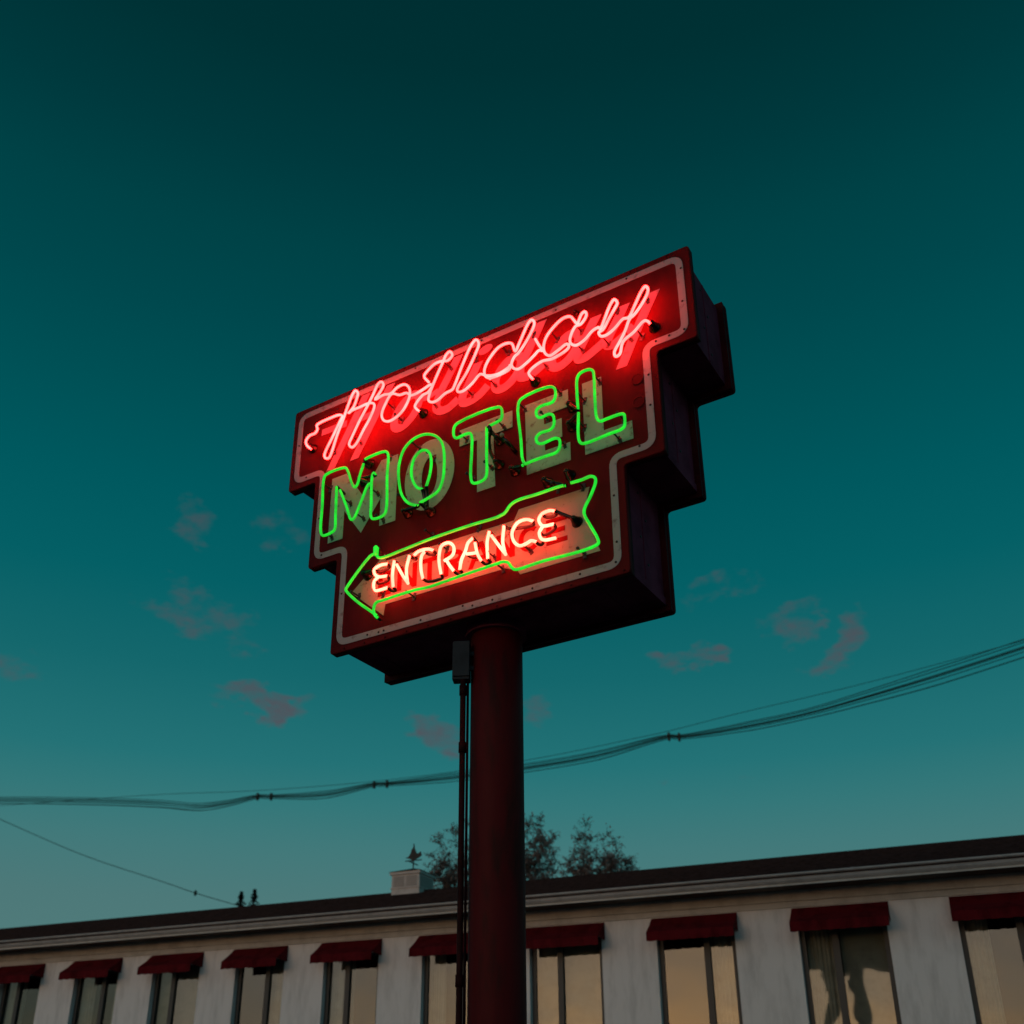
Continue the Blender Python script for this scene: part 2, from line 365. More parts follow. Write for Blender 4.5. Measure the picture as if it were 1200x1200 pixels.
def glyph(ch, x0, x1):
    w = x1 - x0; s = .040; h = et - eb; b = .036
    X = lambda t: x0 + t
    r = lambda a0, a1, b0, b1: [(X(a0), eb + b1), (X(a0), eb + b0), (X(a1), eb + b0), (X(a1), eb + b1)]
    if ch == 'E': return [r(0, s, 0, h), r(s, w, 0, b), r(s, w * .9, h / 2 - b / 2, h / 2 + b / 2), r(s, w, h - b, h)]
    if ch == 'T': return [r(0, w, h - b, h), r(w / 2 - s / 2, w / 2 + s / 2, 0, h - b)]
    if ch == 'N': return [r(0, s, 0, h), r(w - s, w, 0, h), [(X(s), et), (X(s), et - .07), (X(w - s), eb), (X(w - s), eb + .07)]]
    if ch == 'A': return [[(X(w / 2 - s * .55), et), (X(0), eb), (X(s), eb), (X(w / 2), et - .05), (X(w - s), eb), (X(w), eb), (X(w / 2 + s * .55), et)], [(X(w * .30), eb + .085), (X(w * .25), eb + .05), (X(w * .75), eb + .05), (X(w * .70), eb + .085)]]
    if ch == 'R':
        q = [r(0, s, 0, h)]
        arc = [(X(w * .52 + (w * .48) * math.cos(a)), eb + h * .72 + h * .28 * math.sin(a)) for a in [math.pi / 2 - math.pi * k / 10 for k in range(11)]]
        arci = [(X(w * .50 + (w * .48 - s * .9) * math.cos(a)), eb + h * .72 + (h * .28 - b) * math.sin(a)) for a in [math.pi / 2 - math.pi * k / 10 for k in range(11)]]
        q += [[(X(s), et), arci[0][0:1] + (et - b,), arci[0], arc[0]]] if 0 else []
        q += [[arc[k], arci[k], arci[k + 1], arc[k + 1]] for k in range(10)]
        q += [[(X(s), et), (X(s), et - b), arci[0], arc[0]], [(X(s), eb + h * .44 + b), (X(s), eb + h * .44), arc[-1], arci[-1]], [(X(w * .40), eb + h * .44), (X(w - s), eb), (X(w), eb), (X(w * .72), eb + h * .44)]]
        return q
    if ch == 'C':
        A = [R(50 + 260 * k / 16) for k in range(17)]
        arc = [(X(w / 2 + w / 2 * math.cos(a)), eb + h / 2 + h / 2 * math.sin(a)) for a in A]; arci = [(X(w / 2 + (w / 2 - s) * math.cos(a)), eb + h / 2 + (h / 2 - b) * math.sin(a)) for a in A]
        return [[arc[k], arc[k + 1], arci[k + 1], arci[k]] for k in range(16)]
for ch, x0, x1 in (('E', -.79, -.672), ('N', -.616, -.441), ('T', -.418, -.24), ('R', -.205, -.042), ('A', 0, .2), ('N', .232, .38), ('C', .409, .585), ('E', .625, .785)):
    paint('painted_small_letter', glyph(ch, x0, x1), YF - .0055, 'redlet', 'red painted letter ' + ch)
# painted script word: every letter built of brush strokes, each stroke a hair above the last
def script(strokes, label):
    parts = []
    for i, (pts, w, closed, cut) in enumerate(strokes):
        parts.append(thick(ribbon(catmull([Vector(p).to_3d() for p in pts], 5, closed) if len(pts) > 2 else pts, w, YF - .003 - .0006 * i, closed, cut=cut) if len(pts) == 2 else ribbon([Vector((v.x, v.y)) for v in catmull([Vector((*p, 0)) for p in pts], 5, closed)], w, YF - .003 - .0006 * i, closed, cut=cut)))
    o = mesh_obj('painted_script_letter', *join(*parts), 'pinks', face); o['label'] = label
def ring(cx, cz, a, b, slant, n=14):
    return [(cx + a * math.cos(t) + slant * b * math.sin(t), cz + b * math.sin(t)) for t in [2 * math.pi * k / n for k in range(n)]]
SW = .074
script([([(-1.353, 6.378), (-1.02, 7.0)], SW, False, (1, 1)), ([(-1.107, 6.392), (-.768, 6.996)], SW, False, (1, 1)), ([(-1.475, 6.79), (-1.21, 6.783)], .06, False, None), ([(-1.15, 6.765), (-.93, 6.775)], .055, False, None)], 'pale painted script letter H')
script([(ring(-.60, 6.66, .105, .135, .42), SW, True, None), ([(-.5, 6.735), (-.40, 6.71), (-.30, 6.74)], .045, False, None)], 'pale painted script letter o')
script([([(-.112, 6.995), (-.209, 6.826), (-.289, 6.688), (-.314, 6.586), (-.276, 6.537), (-.202, 6.531), (-.111, 6.578)], SW, False, (1, 0))], 'pale painted script letter l')
script([([(.071, 6.849), (-.022, 6.672), (-.072, 6.582), (-.062, 6.525), (.0, 6.515), (.087, 6.543), (.157, 6.597)], SW, False, (1, 0))] , 'pale painted script letter i')
dot = [(.134 + .062 * math.cos(t) + .012 * math.sin(t), 6.945 + .04 * math.sin(t)) for t in [2 * math.pi * k / 18 for k in range(18)]]
paint('painted_script_dot', [dot], YF - .003, 'pinks')
script([(ring(.335, 6.64, .10, .125, .45), SW, True, None), ([(.63, 6.988), (.508, 6.762), (.442, 6.644), (.445, 6.551), (.504, 6.535), (.589, 6.562), (.656, 6.605)], SW, False, (1, 0))], 'pale painted script letter d')
script([(ring(.815, 6.635, .10, .125, .45), SW, True, None), ([(1.074, 6.825), (.984, 6.676), (.92, 6.561), (.921, 6.507), (.977, 6.5), (1.057, 6.535), (1.129, 6.574)], SW, False, (1, 0))], 'pale painted script letter a')
script([([(1.296, 6.822), (1.232, 6.71), (1.164, 6.599), (1.145, 6.536), (1.191, 6.516), (1.269, 6.55), (1.356, 6.607)], SW, False, (1, 0)), ([(1.525, 6.835), (1.384, 6.576), (1.243, 6.29)], SW, False, (1, 1))], 'pale painted script letter y')
# neon tubes: (x, z) along each tube, which stands off the face
TUBES = {
'hol1': [(-1.474,6.562), (-1.531,6.624), (-1.544,6.673), (-1.510,6.710), (-1.451,6.712), (-1.428,6.742), (-1.439,6.786), (-1.406,6.798), (-1.301,6.802), (-1.201,6.796), (-1.168,6.769), (-1.190,6.729), (-1.253,6.607), (-1.328,6.457), (-1.314,6.419), (-1.277,6.407), (-1.257,6.441), (-1.206,6.609), (-1.159,6.726), (-1.121,6.839), (-1.073,6.953), (-1.049,6.976), (-1.019,6.940), (-1.027,6.890), (-1.058,6.813), (-1.106,6.774), (-1.071,6.787), (-0.990,6.788), (-0.899,6.790), (-0.853,6.770), (-0.838,6.740), (-0.879,6.636), (-0.933,6.552), (-1.005,6.437), (-1.042,6.421), (-1.076,6.464), (-1.052,6.521), (-0.981,6.657), (-0.908,6.773), (-0.863,6.852), (-0.813,6.944), (-0.784,6.953), (-0.758,6.911), (-0.788,6.855), (-0.835,6.801), (-0.751,6.811), (-0.681,6.796), (-0.616,6.829), (-0.548,6.828), (-0.502,6.778), (-0.490,6.708), (-0.511,6.641), (-0.565,6.569), (-0.649,6.532), (-0.701,6.536), (-0.742,6.568), (-0.760,6.627), (-0.730,6.711), (-0.671,6.787), (-0.591,6.744), (-0.524,6.736), (-0.475,6.693), (-0.371,6.702), (-0.292,6.721), (-0.280,6.701), (-0.318,6.656), (-0.369,6.649), (-0.437,6.578), (-0.422,6.544), (-0.392,6.509)],
'hol2': [(-0.312,6.750), (-0.359,6.830), (-0.321,6.871), (-0.256,6.905), (-0.190,6.901), (-0.139,6.883), (-0.098,6.913), (-0.122,6.962), (-0.154,6.947), (-0.190,6.876), (-0.260,6.736), (-0.305,6.623), (-0.309,6.578), (-0.278,6.548), (-0.227,6.545), (-0.155,6.580), (-0.092,6.589), (-0.072,6.619), (-0.005,6.777), (0.083,6.946), (0.117,6.969), (0.144,6.919), (0.107,6.822), (0.037,6.694), (-0.046,6.576), (-0.037,6.545), (0.008,6.535), (0.087,6.571), (0.157,6.626), (0.206,6.594), (0.262,6.570), (0.331,6.563), (0.420,6.593), (0.414,6.598), (0.414,6.566), (0.325,6.548), (0.239,6.551), (0.249,6.547), (0.206,6.585), (0.194,6.645), (0.227,6.723), (0.297,6.794), (0.256,6.759), (0.316,6.805), (0.386,6.812), (0.433,6.789), (0.462,6.705), (0.496,6.762), (0.575,6.912), (0.602,6.932), (0.627,6.895), (0.594,6.810), (0.487,6.675), (0.457,6.661), (0.429,6.605), (0.444,6.560), (0.486,6.533), (0.553,6.556), (0.620,6.598), (0.661,6.625), (0.690,6.608), (0.662,6.669), (0.631,6.743)],
'hol3': [(0.608,6.386), (0.572,6.458), (0.593,6.485), (0.684,6.517), (0.765,6.503), (0.878,6.528), (0.901,6.549), (0.886,6.582), (0.815,6.557), (0.749,6.539), (0.710,6.576), (0.699,6.640), (0.721,6.715), (0.788,6.784), (0.863,6.823), (0.919,6.814), (0.950,6.764), (0.974,6.725), (1.011,6.793), (1.037,6.802), (1.049,6.766), (1.003,6.707), (0.959,6.705), (0.913,6.619), (0.917,6.573), (0.957,6.537), (1.021,6.552), (1.093,6.607), (1.140,6.612), (1.149,6.595), (1.235,6.768), (1.267,6.801), (1.290,6.759), (1.263,6.714), (1.221,6.654), (1.168,6.578), (1.137,6.570), (1.154,6.527), (1.199,6.521), (1.262,6.552), (1.325,6.601), (1.366,6.594), (1.411,6.665), (1.479,6.782), (1.506,6.802), (1.523,6.760), (1.487,6.685), (1.407,6.597), (1.376,6.581), (1.334,6.492), (1.293,6.425), (1.245,6.348), (1.254,6.308), (1.284,6.314), (1.314,6.407), (1.399,6.454), (1.476,6.512), (1.504,6.495), (1.518,6.465)],
'm1': [(-0.902,6.255), (-0.878,6.262), (-0.704,6.258), (-0.676,6.223), (-0.675,6.033), (-0.671,5.708), (-0.696,5.683), (-0.787,5.685), (-0.810,5.714), (-0.814,5.816), (-0.818,6.084), (-0.805,6.099), (-0.788,6.073)],
'm2': [(-0.912,6.222), (-0.943,6.128), (-0.964,6.049), (-0.985,6.032), (-1.012,6.063), (-1.076,6.225), (-1.103,6.253), (-1.293,6.256), (-1.312,6.234), (-1.308,5.979), (-1.300,5.729), (-1.274,5.692), (-1.185,5.696), (-1.161,5.712), (-1.163,5.841), (-1.173,6.102)],
'm3': [(-1.135,6.058), (-1.051,5.867), (-1.004,5.750), (-0.979,5.747), (-0.916,5.876), (-0.857,6.007), (-0.834,6.017)],
'o1': [(-0.370,5.662), (-0.458,5.712), (-0.525,5.804), (-0.559,5.937), (-0.566,6.081), (-0.525,6.210), (-0.444,6.270), (-0.343,6.277), (-0.251,6.237), (-0.186,6.164), (-0.157,6.074), (-0.149,5.932), (-0.159,5.815), (-0.200,5.728), (-0.287,5.698), (-0.358,5.684)],
'o2': [(-0.339,5.792), (-0.390,5.827), (-0.434,5.911), (-0.447,5.995), (-0.428,6.085), (-0.383,6.131), (-0.329,6.133), (-0.282,6.085), (-0.266,5.991), (-0.276,5.899), (-0.304,5.806)],
't1': [(0.239,6.131), (0.296,6.138), (0.337,6.148), (0.347,6.189), (0.343,6.238), (0.318,6.266), (-0.032,6.263), (-0.065,6.240), (-0.070,6.167), (-0.047,6.133), (0.032,6.137), (0.073,6.130), (0.090,6.089), (0.090,5.977), (0.088,5.723), (0.111,5.688), (0.189,5.688), (0.214,5.709), (0.217,5.887), (0.216,6.127)],
'e1': [(0.534,5.697), (0.513,5.738), (0.501,5.908), (0.483,6.225), (0.513,6.261), (0.736,6.271), (0.778,6.237), (0.781,6.164), (0.759,6.131), (0.661,6.132), (0.631,6.114), (0.628,6.073), (0.654,6.038), (0.727,6.040), (0.759,6.017), (0.763,5.936), (0.739,5.908), (0.653,5.908), (0.623,5.882), (0.632,5.838), (0.667,5.817), (0.768,5.823), (0.801,5.803), (0.804,5.741), (0.780,5.707), (0.695,5.704), (0.586,5.703), (0.506,5.695)],
'l1': [(0.953,5.991), (0.950,6.126), (0.956,6.250), (0.979,6.283), (1.049,6.287), (1.077,6.263), (1.084,6.213), (1.083,6.030), (1.091,5.863), (1.115,5.829), (1.156,5.829), (1.258,5.829), (1.286,5.818), (1.291,5.776), (1.284,5.723), (1.262,5.708), (1.179,5.705), (0.987,5.698), (0.961,5.715), (0.948,5.757), (0.955,5.961)],
'arr_a': [(-0.730,5.422), (-0.727,5.347), (-0.692,5.324), (-0.498,5.332), (-0.280,5.347), (-0.080,5.352), (0.095,5.353), (0.358,5.357), (0.407,5.406), (0.458,5.427), (0.625,5.425), (0.808,5.426), (0.840,5.418)],
'arr_b': [(0.878,5.426), (0.959,5.422), (1.025,5.426), (1.055,5.404), (1.059,5.372), (1.019,5.280), (0.972,5.201), (0.967,5.158), (1.003,5.068), (1.054,4.949), (1.058,4.916), (1.038,4.904), (0.938,4.894), (0.647,4.904), (0.466,4.898), (0.438,4.906), (0.415,4.931), (0.392,4.968), (0.357,4.987), (0.298,4.987), (-0.023,4.976), (-0.273,4.966), (-0.370,4.975), (-0.658,4.970), (-0.716,4.967), (-0.735,4.931), (-0.724,4.873), (-0.691,4.838)],
'arr_c': [(-0.764,5.377), (-0.798,5.368), (-0.992,5.178), (-1.009,5.152), (-0.988,5.120), (-0.878,5.009), (-0.753,4.904), (-0.705,4.861)],
'en_E1': [(-0.637,5.263), (-0.701,5.271), (-0.757,5.252), (-0.752,5.214), (-0.714,5.180), (-0.636,5.165)],
'en_E1b': [(-0.714,5.180), (-0.749,5.156), (-0.755,5.109), (-0.733,5.072), (-0.689,5.067), (-0.627,5.067)],
'en_N1': [(-0.576,5.271), (-0.587,5.167), (-0.576,5.056)],
'en_N1b': [(-0.553,5.234), (-0.497,5.133), (-0.443,5.048)],
'en_N1c': [(-0.440,5.274), (-0.463,5.172), (-0.448,5.056)],
'en_T1': [(-0.401,5.263), (-0.363,5.284), (-0.276,5.278), (-0.232,5.253)],
'en_T1b': [(-0.306,5.267), (-0.333,5.239), (-0.335,5.135), (-0.315,5.050)],
'en_R1': [(-0.160,5.043), (-0.180,5.147), (-0.177,5.226), (-0.162,5.269), (-0.103,5.277), (-0.058,5.230), (-0.065,5.168), (-0.137,5.141)],
'en_R1b': [(-0.116,5.138), (-0.090,5.093), (-0.054,5.038)],
'en_A1': [(0.102,5.252), (0.061,5.225), (0.041,5.168), (0.009,5.107), (-0.004,5.033)],
'en_A1b': [(0.050,5.141), (0.083,5.134), (0.131,5.126)],
'en_A1c': [(0.119,5.208), (0.140,5.115), (0.172,5.050)],
'en_N2': [(0.236,5.262), (0.218,5.185), (0.224,5.052)],
'en_N2b': [(0.252,5.225), (0.308,5.134), (0.368,5.040)],
'en_N2c': [(0.353,5.268), (0.343,5.147), (0.363,5.049)],
'en_C1': [(0.582,5.233), (0.528,5.263), (0.458,5.258), (0.417,5.194), (0.433,5.119), (0.479,5.075), (0.533,5.080), (0.564,5.089), (0.602,5.068)],
'en_E2': [(0.747,5.257), (0.710,5.273), (0.649,5.266), (0.625,5.231), (0.640,5.188), (0.662,5.170), (0.737,5.161)],
'en_E2b': [(0.655,5.172), (0.627,5.131), (0.638,5.083), (0.667,5.062), (0.749,5.052)],
}
H = .11
def tube(key, m, rad=.0125, w=H, label=None, tip0=None, tip1=None, bow=0.):
    pts = [Vector((x, YF - w, z)) for x, z in TUBES[key]]
    if tip0: pts = [Vector((tip0[0], YF - tip0[2], tip0[1]))] + pts
    if tip1: pts = pts + [Vector((tip1[0], YF - tip1[2], tip1[1]))]
    o = mesh_obj('neon_tube', *sweep(catmull(pts, 4), rad, 8), m, sign, True)
    if label: o['label'] = label
    return o
for k in ('hol1', 'hol2', 'hol3'): tube(k, 'neon_red', .0098, label='glowing red script tube')
for k in ('m1', 'm2', 'm3', 'o1', 'o2', 't1', 'e1', 'l1'): tube(k, 'neon_green', .0107, label='glowing green letter outline tube')
tube('arr_a', 'neon_green', .0107, label='glowing green tube along the top of the arrow'); tube('arr_b', 'neon_green', .0107, label='glowing green tube round the tail and underside of the arrow'); tube('arr_c', 'neon_green', .0107, label='glowing green tube round the arrow tip')
mesh_obj('neon_tube', *sweep([(-.735, YF - .118, 5.432), (-.738, YF - .120, 5.418), (-.738, YF - .118, 5.375), (-.732, YF - .115, 5.355)], [.012, .019, .019, .013], 10), 'neon_green', sign, True)['label'] = 'short green back-bend above the arrow tip'
for k in TUBES:
    if k.startswith('en_'): tube(k, 'neon_white', .0112, .10, label='pinkish white letter tube')
# blacked-out runs of tube between the small letters, behind the lit strokes
def dark_run(a, b, w=.10, back=.045, rad=.0115):
    P = [(a[0], YF - w, a[1]), (a[0] + (b[0] - a[0]) * .08, YF - w + back * .8, a[1] + (b[1] - a[1]) * .08 - .006), (a[0] * .5 + b[0] * .5, YF - w + back, (a[1] + b[1]) / 2 - .01), (b[0] - (b[0] - a[0]) * .08, YF - w + back * .8, b[1] - (b[1] - a[1]) * .08 - .006), (b[0], YF - w, b[1])]
    mesh_obj('blacked_out_tube', *sweep(catmull(P, 5), rad, 8), 'black', sign, True)
T = TUBES
for a, ia, b, ib in (('en_E1b', -1, 'en_N1', -1), ('en_N1', 0, 'en_N1b', 0), ('en_N1c', 0, 'en_T1', 0), ('en_T1', -1, 'en_T1b', 0), ('en_T1b', -1, 'en_R1', 0), ('en_R1', -1, 'en_R1b', 0), ('en_R1b', -1, 'en_A1', -1),
                     ('en_A1', 0, 'en_A1c', 0), ('en_A1c', -1, 'en_N2', -1), ('en_N2', 0, 'en_N2b', 0), ('en_N2c', 0, 'en_C1', 0), ('en_C1', -1, 'en_E2b', 2), ('en_E1', 0, 'en_E1', 2), ('en_E1', -1, 'en_E1b', 1),
                     ('en_E2', -1, 'en_E2b', 1), ('en_E2', 0, 'en_E2', 2), ('en_A1b', -1, 'en_A1b', 0)):
    dark_run(T[a][ia], T[b][ib])
dark_run(T['m2'][-1], T['m3'][0], .11, .07); dark_run(T['m1'][0], T['m2'][0], .11, .06); dark_run(T['arr_a'][0], T['arr_c'][0], .09, .03); dark_run(T['arr_b'][-1], T['arr_c'][-1], .11, .03)
# electrode housings in the face, with the sleeved leads that run into them
housings = [(-1.553, 6.658), (-.431, 6.57), (.566, 6.455), (1.507, 6.515), (.917, 6.926), (-.54, 5.702), (-.328, 5.645), (.261, 5.85), (.269, 6.053), (.393, 5.746), (.86, 6.11), (.854, 5.95),
            (-.932, 6.288), (-.992, 6.142), (.652, 5.559), (.824, 5.562), (.862, 5.184), (-.891, 5.281)]
hp = None
for i, (x, z) in enumerate(housings):
    if hp is None:
        hp = mesh_obj('electrode_housing', *lathe([(.040, 0), (.042, .006), (.034, .012), (.031, .035), (.024, .045), (.022, .066), (.014, .078), (.004, .082)], 16, 'y'), 'glassblk', sign, True)
        o = hp
    else:
        o = hp.copy(); C.objects.link(o)
    o.location = (x, YF + .0005, z)
    s = 1.0 if i not in (4,) else .5
    o.scale = (s, s, s)
def lead(key, i, h, w0=H, mid=None):
    a = T[key][i]; x, z = housings[h]
    P = [(a[0], YF - w0, a[1]), (a[0] * .85 + x * .15, YF - w0 + .012, a[1] * .85 + z * .15)]
    if mid: P += [(m[0], YF - .06, m[1]) for m in mid]
    P += [(x, YF - .06, z)]
    mesh_obj('electrode_lead', *sweep(catmull(P, 5), .0145, 8), 'glassblk', sign, True)
lead('hol1', 0, 0); lead('hol1', -1, 1); lead('hol3', 0, 2); lead('hol3', -1, 3); lead('m1', 0, 12); lead('m2', 0, 12); lead('m1', -1, 13); lead('m3', -1, 13)
lead('o1', 0, 5); lead('o1', -1, 6); lead('o2', 0, 6); lead('o2', -1, 6); lead('t1', 0, 7, mid=[(.205, 6.07), (.215, 5.95)]); lead('t1', -1, 8); lead('e1', 0, 9); lead('e1', -1, 9)
lead('l1', 0, 10); lead('l1', -1, 11); lead('arr_a', -1, 14); lead('arr_b', 0, 15); lead('en_E2', 0, 16, .10); lead('en_E1', 2, 17, .10)
# a loose glass end cap pointing out beside the T
mesh_obj('electrode_lead', *sweep([(.345, YF - .10, 6.01), (.37, YF - .07, 5.96), (.40, YF - .01, 5.90)], [.012, .016, .016], 8), 'glassblk', sign, True)
mesh_obj('electrode_cap', *lathe([(.013, 0), (.017, .008), (.015, .02), (.006, .027)], 12, 'y', (.345, YF - .098, 6.012)), 'cream', sign, True)
# glass supports that hold the tubes
sup = [(-1.314, 6.540), (-1.045, 6.527), (-0.636, 6.581), (-0.732, 6.744), (-1.106, 6.893), (-0.638, 6.591), (-0.315, 6.595), (0.020, 6.562), (0.223, 6.569), (0.053, 6.885), (-0.182, 6.901), (0.333, 6.818), (0.344, 6.816), (0.561, 6.887), (0.663, 6.548), (0.955, 6.563), (0.954, 6.734), (0.759, 6.751), (1.243, 6.785), (1.472, 6.773), (1.160, 6.529), (1.327, 6.498), (1.412, 6.481), (-1.110, 5.981), (-0.841, 5.981), (-0.970, 5.800), (-0.773, 5.719), (-1.330, 6.193), (-1.280, 5.729), (-0.736, 6.272), (-0.315, 6.117), (-0.458, 6.255), (-0.572, 5.835), (0.194, 5.849), (0.296, 6.164), (0.473, 6.252), (-0.024, 6.172), (0.041, 5.805), (0.785, 5.825), (0.658, 6.092), (0.767, 6.272), (1.075, 6.240), (0.954, 6.128), (0.945, 5.906), (1.198, 5.712), (1.235, 5.859), (-0.965, 5.128), (-0.736, 5.082), (-0.459, 4.991), (-0.308, 5.443), (0.089, 5.378), (0.221, 5.107), (0.285, 5.000), (-0.180, 5.290), (0.501, 5.074), (0.904, 4.931), (0.503, 5.077), (0.916, 5.436), (0.728, 5.484)]
sp = None
for x, z in sup:
    if sp is None:
        v1 = lathe([(.017, 0), (.017, .005), (.0065, .010), (.006, H - .024), (.011, H - .018), (.012, H - .008), (.007, H - .004)], 8, 'y')
        v2 = box(-.012, .012, -.006, 0, -.03, .03)
        sp = mesh_obj('tube_support', *join(v1, v2), 'clip', sign); o = sp
    else: o = sp.copy(); C.objects.link(o)
    o.location = (x, YF + .0005, z); o.rotation_euler = (0, rng.uniform(-.6, .6), 0)
# screws along the stripe, two capped holes
scr = [(-1.608, 6.399), (-0.869, 4.793), (-0.766, 4.788), (-0.720, 4.790), (-0.395, 4.790), (-0.040, 4.807), (0.039, 4.789), (0.512, 4.791), (0.866, 4.796), (1.122, 4.809), (1.136, 4.953), (1.436, 6.150), (1.434, 5.903), (1.337, 5.611), (1.714, 6.410), (1.605, 6.407), (1.507, 6.403), (1.731, 6.937), (1.325, 7.047), (-0.526, 7.050), (-1.374, 5.601), (-1.322, 6.967)]
scr += [(-.9, 7.04), (.1, 7.045), (.75, 7.035), (-1.72, 6.75), (-1.43, 5.95), (-1.14, 5.2), (1.72, 6.65), (1.135, 5.3), (.2, 4.79)]
sq = None
for x, z in scr:
    if sq is None:
        sq = mesh_obj('screw', *lathe([(.0085, 0), (.0085, .003), (.005, .006)], 8, 'y'), 'screw', face); o = sq
    else: o = sq.copy(); C.objects.link(o)
    o.location = (x, YF - .0028, z)
for i in range(26):      # rim screws, painted over
    t = i / 25; o = sq.copy(); o.data = sq.data; C.objects.link(o)
    x = -1.78 + 3.56 * t
    if i % 2 == 0: o.location = (x, YF - .0003, TOP - .022)
    else: o.location = (x * .66, YF - .0003, TOP - 3 * TH + .022)
    o.parent = face; o.material_slots[0].link = 'OBJECT'; o.material_slots[0].material = M['rim']
for x, z in [(1.355, 6.147), (1.351, 5.959)]:
    mesh_obj('cover_plate', *lathe([(.046, 0), (.046, .003), (.040, .006), (.038, .004)], 24, 'y', (x, YF + .0005, z)), 'face', face)
# pole, base plate, junction box, conduits
PX = .007
pole = mesh_obj('pole', *lathe([(.181, .02), (.181, 2.2), (.1805, 4.0), (.1805, TOP - 3 * TH + .052)], 40, 'z'), 'pole', sign, True); pole.location = (PX, 0, 0)
bevel(mesh_obj('collar', *lathe([(.215, TOP - 3 * TH - .02), (.215, TOP - 3 * TH + .051)], 32, 'z'), 'side', sign))
mesh_obj('base_plate', *join(box(-.34, .34, -.34, .34, 0, .022)), 'pole', sign)
ri = Matrix.Rotation(-sign.rotation_euler.z, 3, 'Z')
def to_local(x, y, z): return ri @ (Vector((x, y, z)) - Vector((.0052, 6.7385, 0)))
jc = to_local(-.235, 6.66, 4.474)
jb = bevel(mesh_obj('junction_box', *box(-.056, .062, -.04, .05, -.14, .14), 'boxgrey', sign), .005); jb.location = jc; jb.rotation_euler = (0, 0, -sign.rotation_euler.z - R(6))
bevel(mesh_obj('box_lid', *box(-.048, .064, -.052, -.0405, -.120, .142), 'boxgrey', jb), .003)
mesh_obj('box_strap', *box(.02, .10, .0, .02, -.06, -.03), 'boxgrey', jb); mesh_obj('box_strap', *box(.02, .10, .0, .02, .05, .08), 'boxgrey', jb)
a = to_local(-.219, 6.64, 4.345); b = to_local(-.214, 6.64, .05)
cd = mesh_obj('conduit', *sweep([a, a.lerp(b, .3), a.lerp(b, .6), b], .0195, 12), 'conduit', sign, True)
for t in (.02, .115, .46, .8):
    q = a.lerp(b, t); mesh_obj('coupling', *sweep([q + Vector((0, 0, .035)), q - Vector((0, 0, .035))], .0255, 12), 'conduit', cd, True)
a2 = to_local(-.188, 6.70, 4.6); b2 = to_local(-.186, 6.70, .05)
mesh_obj('conduit', *sweep([a2, b2], .009, 8), 'conduit', sign, True)

# ------------------------------------------------------------------ the motel behind
MO = NB * 16.0                                               # foot of the front wall, below the camera's nearest point
mot = empty('motel_building', (MO.x, MO.y, .8), math.atan2(BD.y, BD.x))
tag(mot, 'long low white motel with brown roof, burgundy window awnings and a small white cupola', 'building')
GZ = 1.6 - .8                                                # camera height above the motel floor
z_ft, z_fb = 3.055 + GZ, 2.83 + GZ
S0, S1 = -30., 9.
aw = [(-20.0, -18.8), (-18.05, -16.85), (-16.1, -14.9), (-14.2, -13.0), (-12.32, -11.16), (-10.46, -9.26), (-8.55, -7.32), (-6.62, -5.29), (-4.53, -3.22), (-2.42, -1.08), (-.28, 1.06), (1.85, 3.2), (4.0, 5.3)]
zw0, zw1 = 1.0, 2.50 + GZ + .12                              # window sill and head
# front wall with real openings
V, F = [], []
def quad(x0, x1, z0, z1, y=0.):
    n = len(V); V.extend([(x0, y, z0), (x1, y, z0), (x1, y, z1), (x0, y, z1)]); F.append((n, n + 1, n + 2, n + 3))
xs = [S0]
for x0, x1 in aw: xs += [x0 + .06, x1 - .06]
xs.append(S1)
for i in range(len(xs) - 1):
    if i % 2 == 0: quad(xs[i], xs[i + 1], 0, z_fb + .3)
    else: quad(xs[i], xs[i + 1], 0, zw0); quad(xs[i], xs[i + 1], zw1, z_fb + .3)
for i in range(1, len(xs) - 1, 2):                           # reveals
    n = len(V); x0, x1 = xs[i], xs[i + 1]
    V += [(x0, 0, zw0), (x1, 0, zw0), (x1, 0, zw1), (x0, 0, zw1), (x0, .22, zw0), (x1, .22, zw0), (x1, .22, zw1), (x0, .22, zw1)]
    F += [(n, n + 4, n + 5, n + 1), (n + 1, n + 5, n + 6, n + 2), (n + 2, n + 6, n + 7, n + 3), (n + 3, n + 7, n + 4, n)]
mesh_obj('wall', V, F, 'wall', mot)
mesh_obj('wall', *join(box(S0, S0 + .2, .002, 8, 0, z_fb + .3), box(S1 - .2, S1, .002, 8, 0, z_fb + .3), box(S0 + .2, S1 - .2, 7.8, 8, 0, z_fb + .3)), 'wall', mot)
mesh_obj('interior_wall', *box(S0 + .3, S1 - .3, 1.6, 1.65, 0, z_fb), 'room', mot)
mesh_obj('frieze_board', *box(S0, S1, -.05, -.002, z_fb + .09, z_ft + .05), 'trim', mot)
mesh_obj('frieze_board', *box(S0, S1, -.028, -.002, z_fb, z_fb + .088), 'trim', mot)
mesh_obj('frieze_molding', *box(S0, S1, -.062, -.051, z_fb + .085, z_fb + .103), 'trim', mot)
EZ = 3.07 + GZ
mesh_obj('soffit', *box(S0 - .3, S1 + .3, -.585, -.001, EZ, EZ + .02), 'soffit', mot)
gp = [(-.60, EZ - .004), (-.612, EZ - .004), (-.64, EZ + .03), (-.655, EZ + .085), (-.685, EZ + .10), (-.685, EZ + .125), (-.60, EZ + .118)]
V = [(S0 - .3, y, z) for y, z in gp] + [(S1 + .3, y, z) for y, z in gp]; n = len(gp)
mesh_obj('gutter', V, [tuple(range(n)), tuple(range(2 * n - 1, n - 1, -1))] + [(i, n + i, n + (i + 1) % n, (i + 1) % n) for i in range(n)], 'gutter', mot)
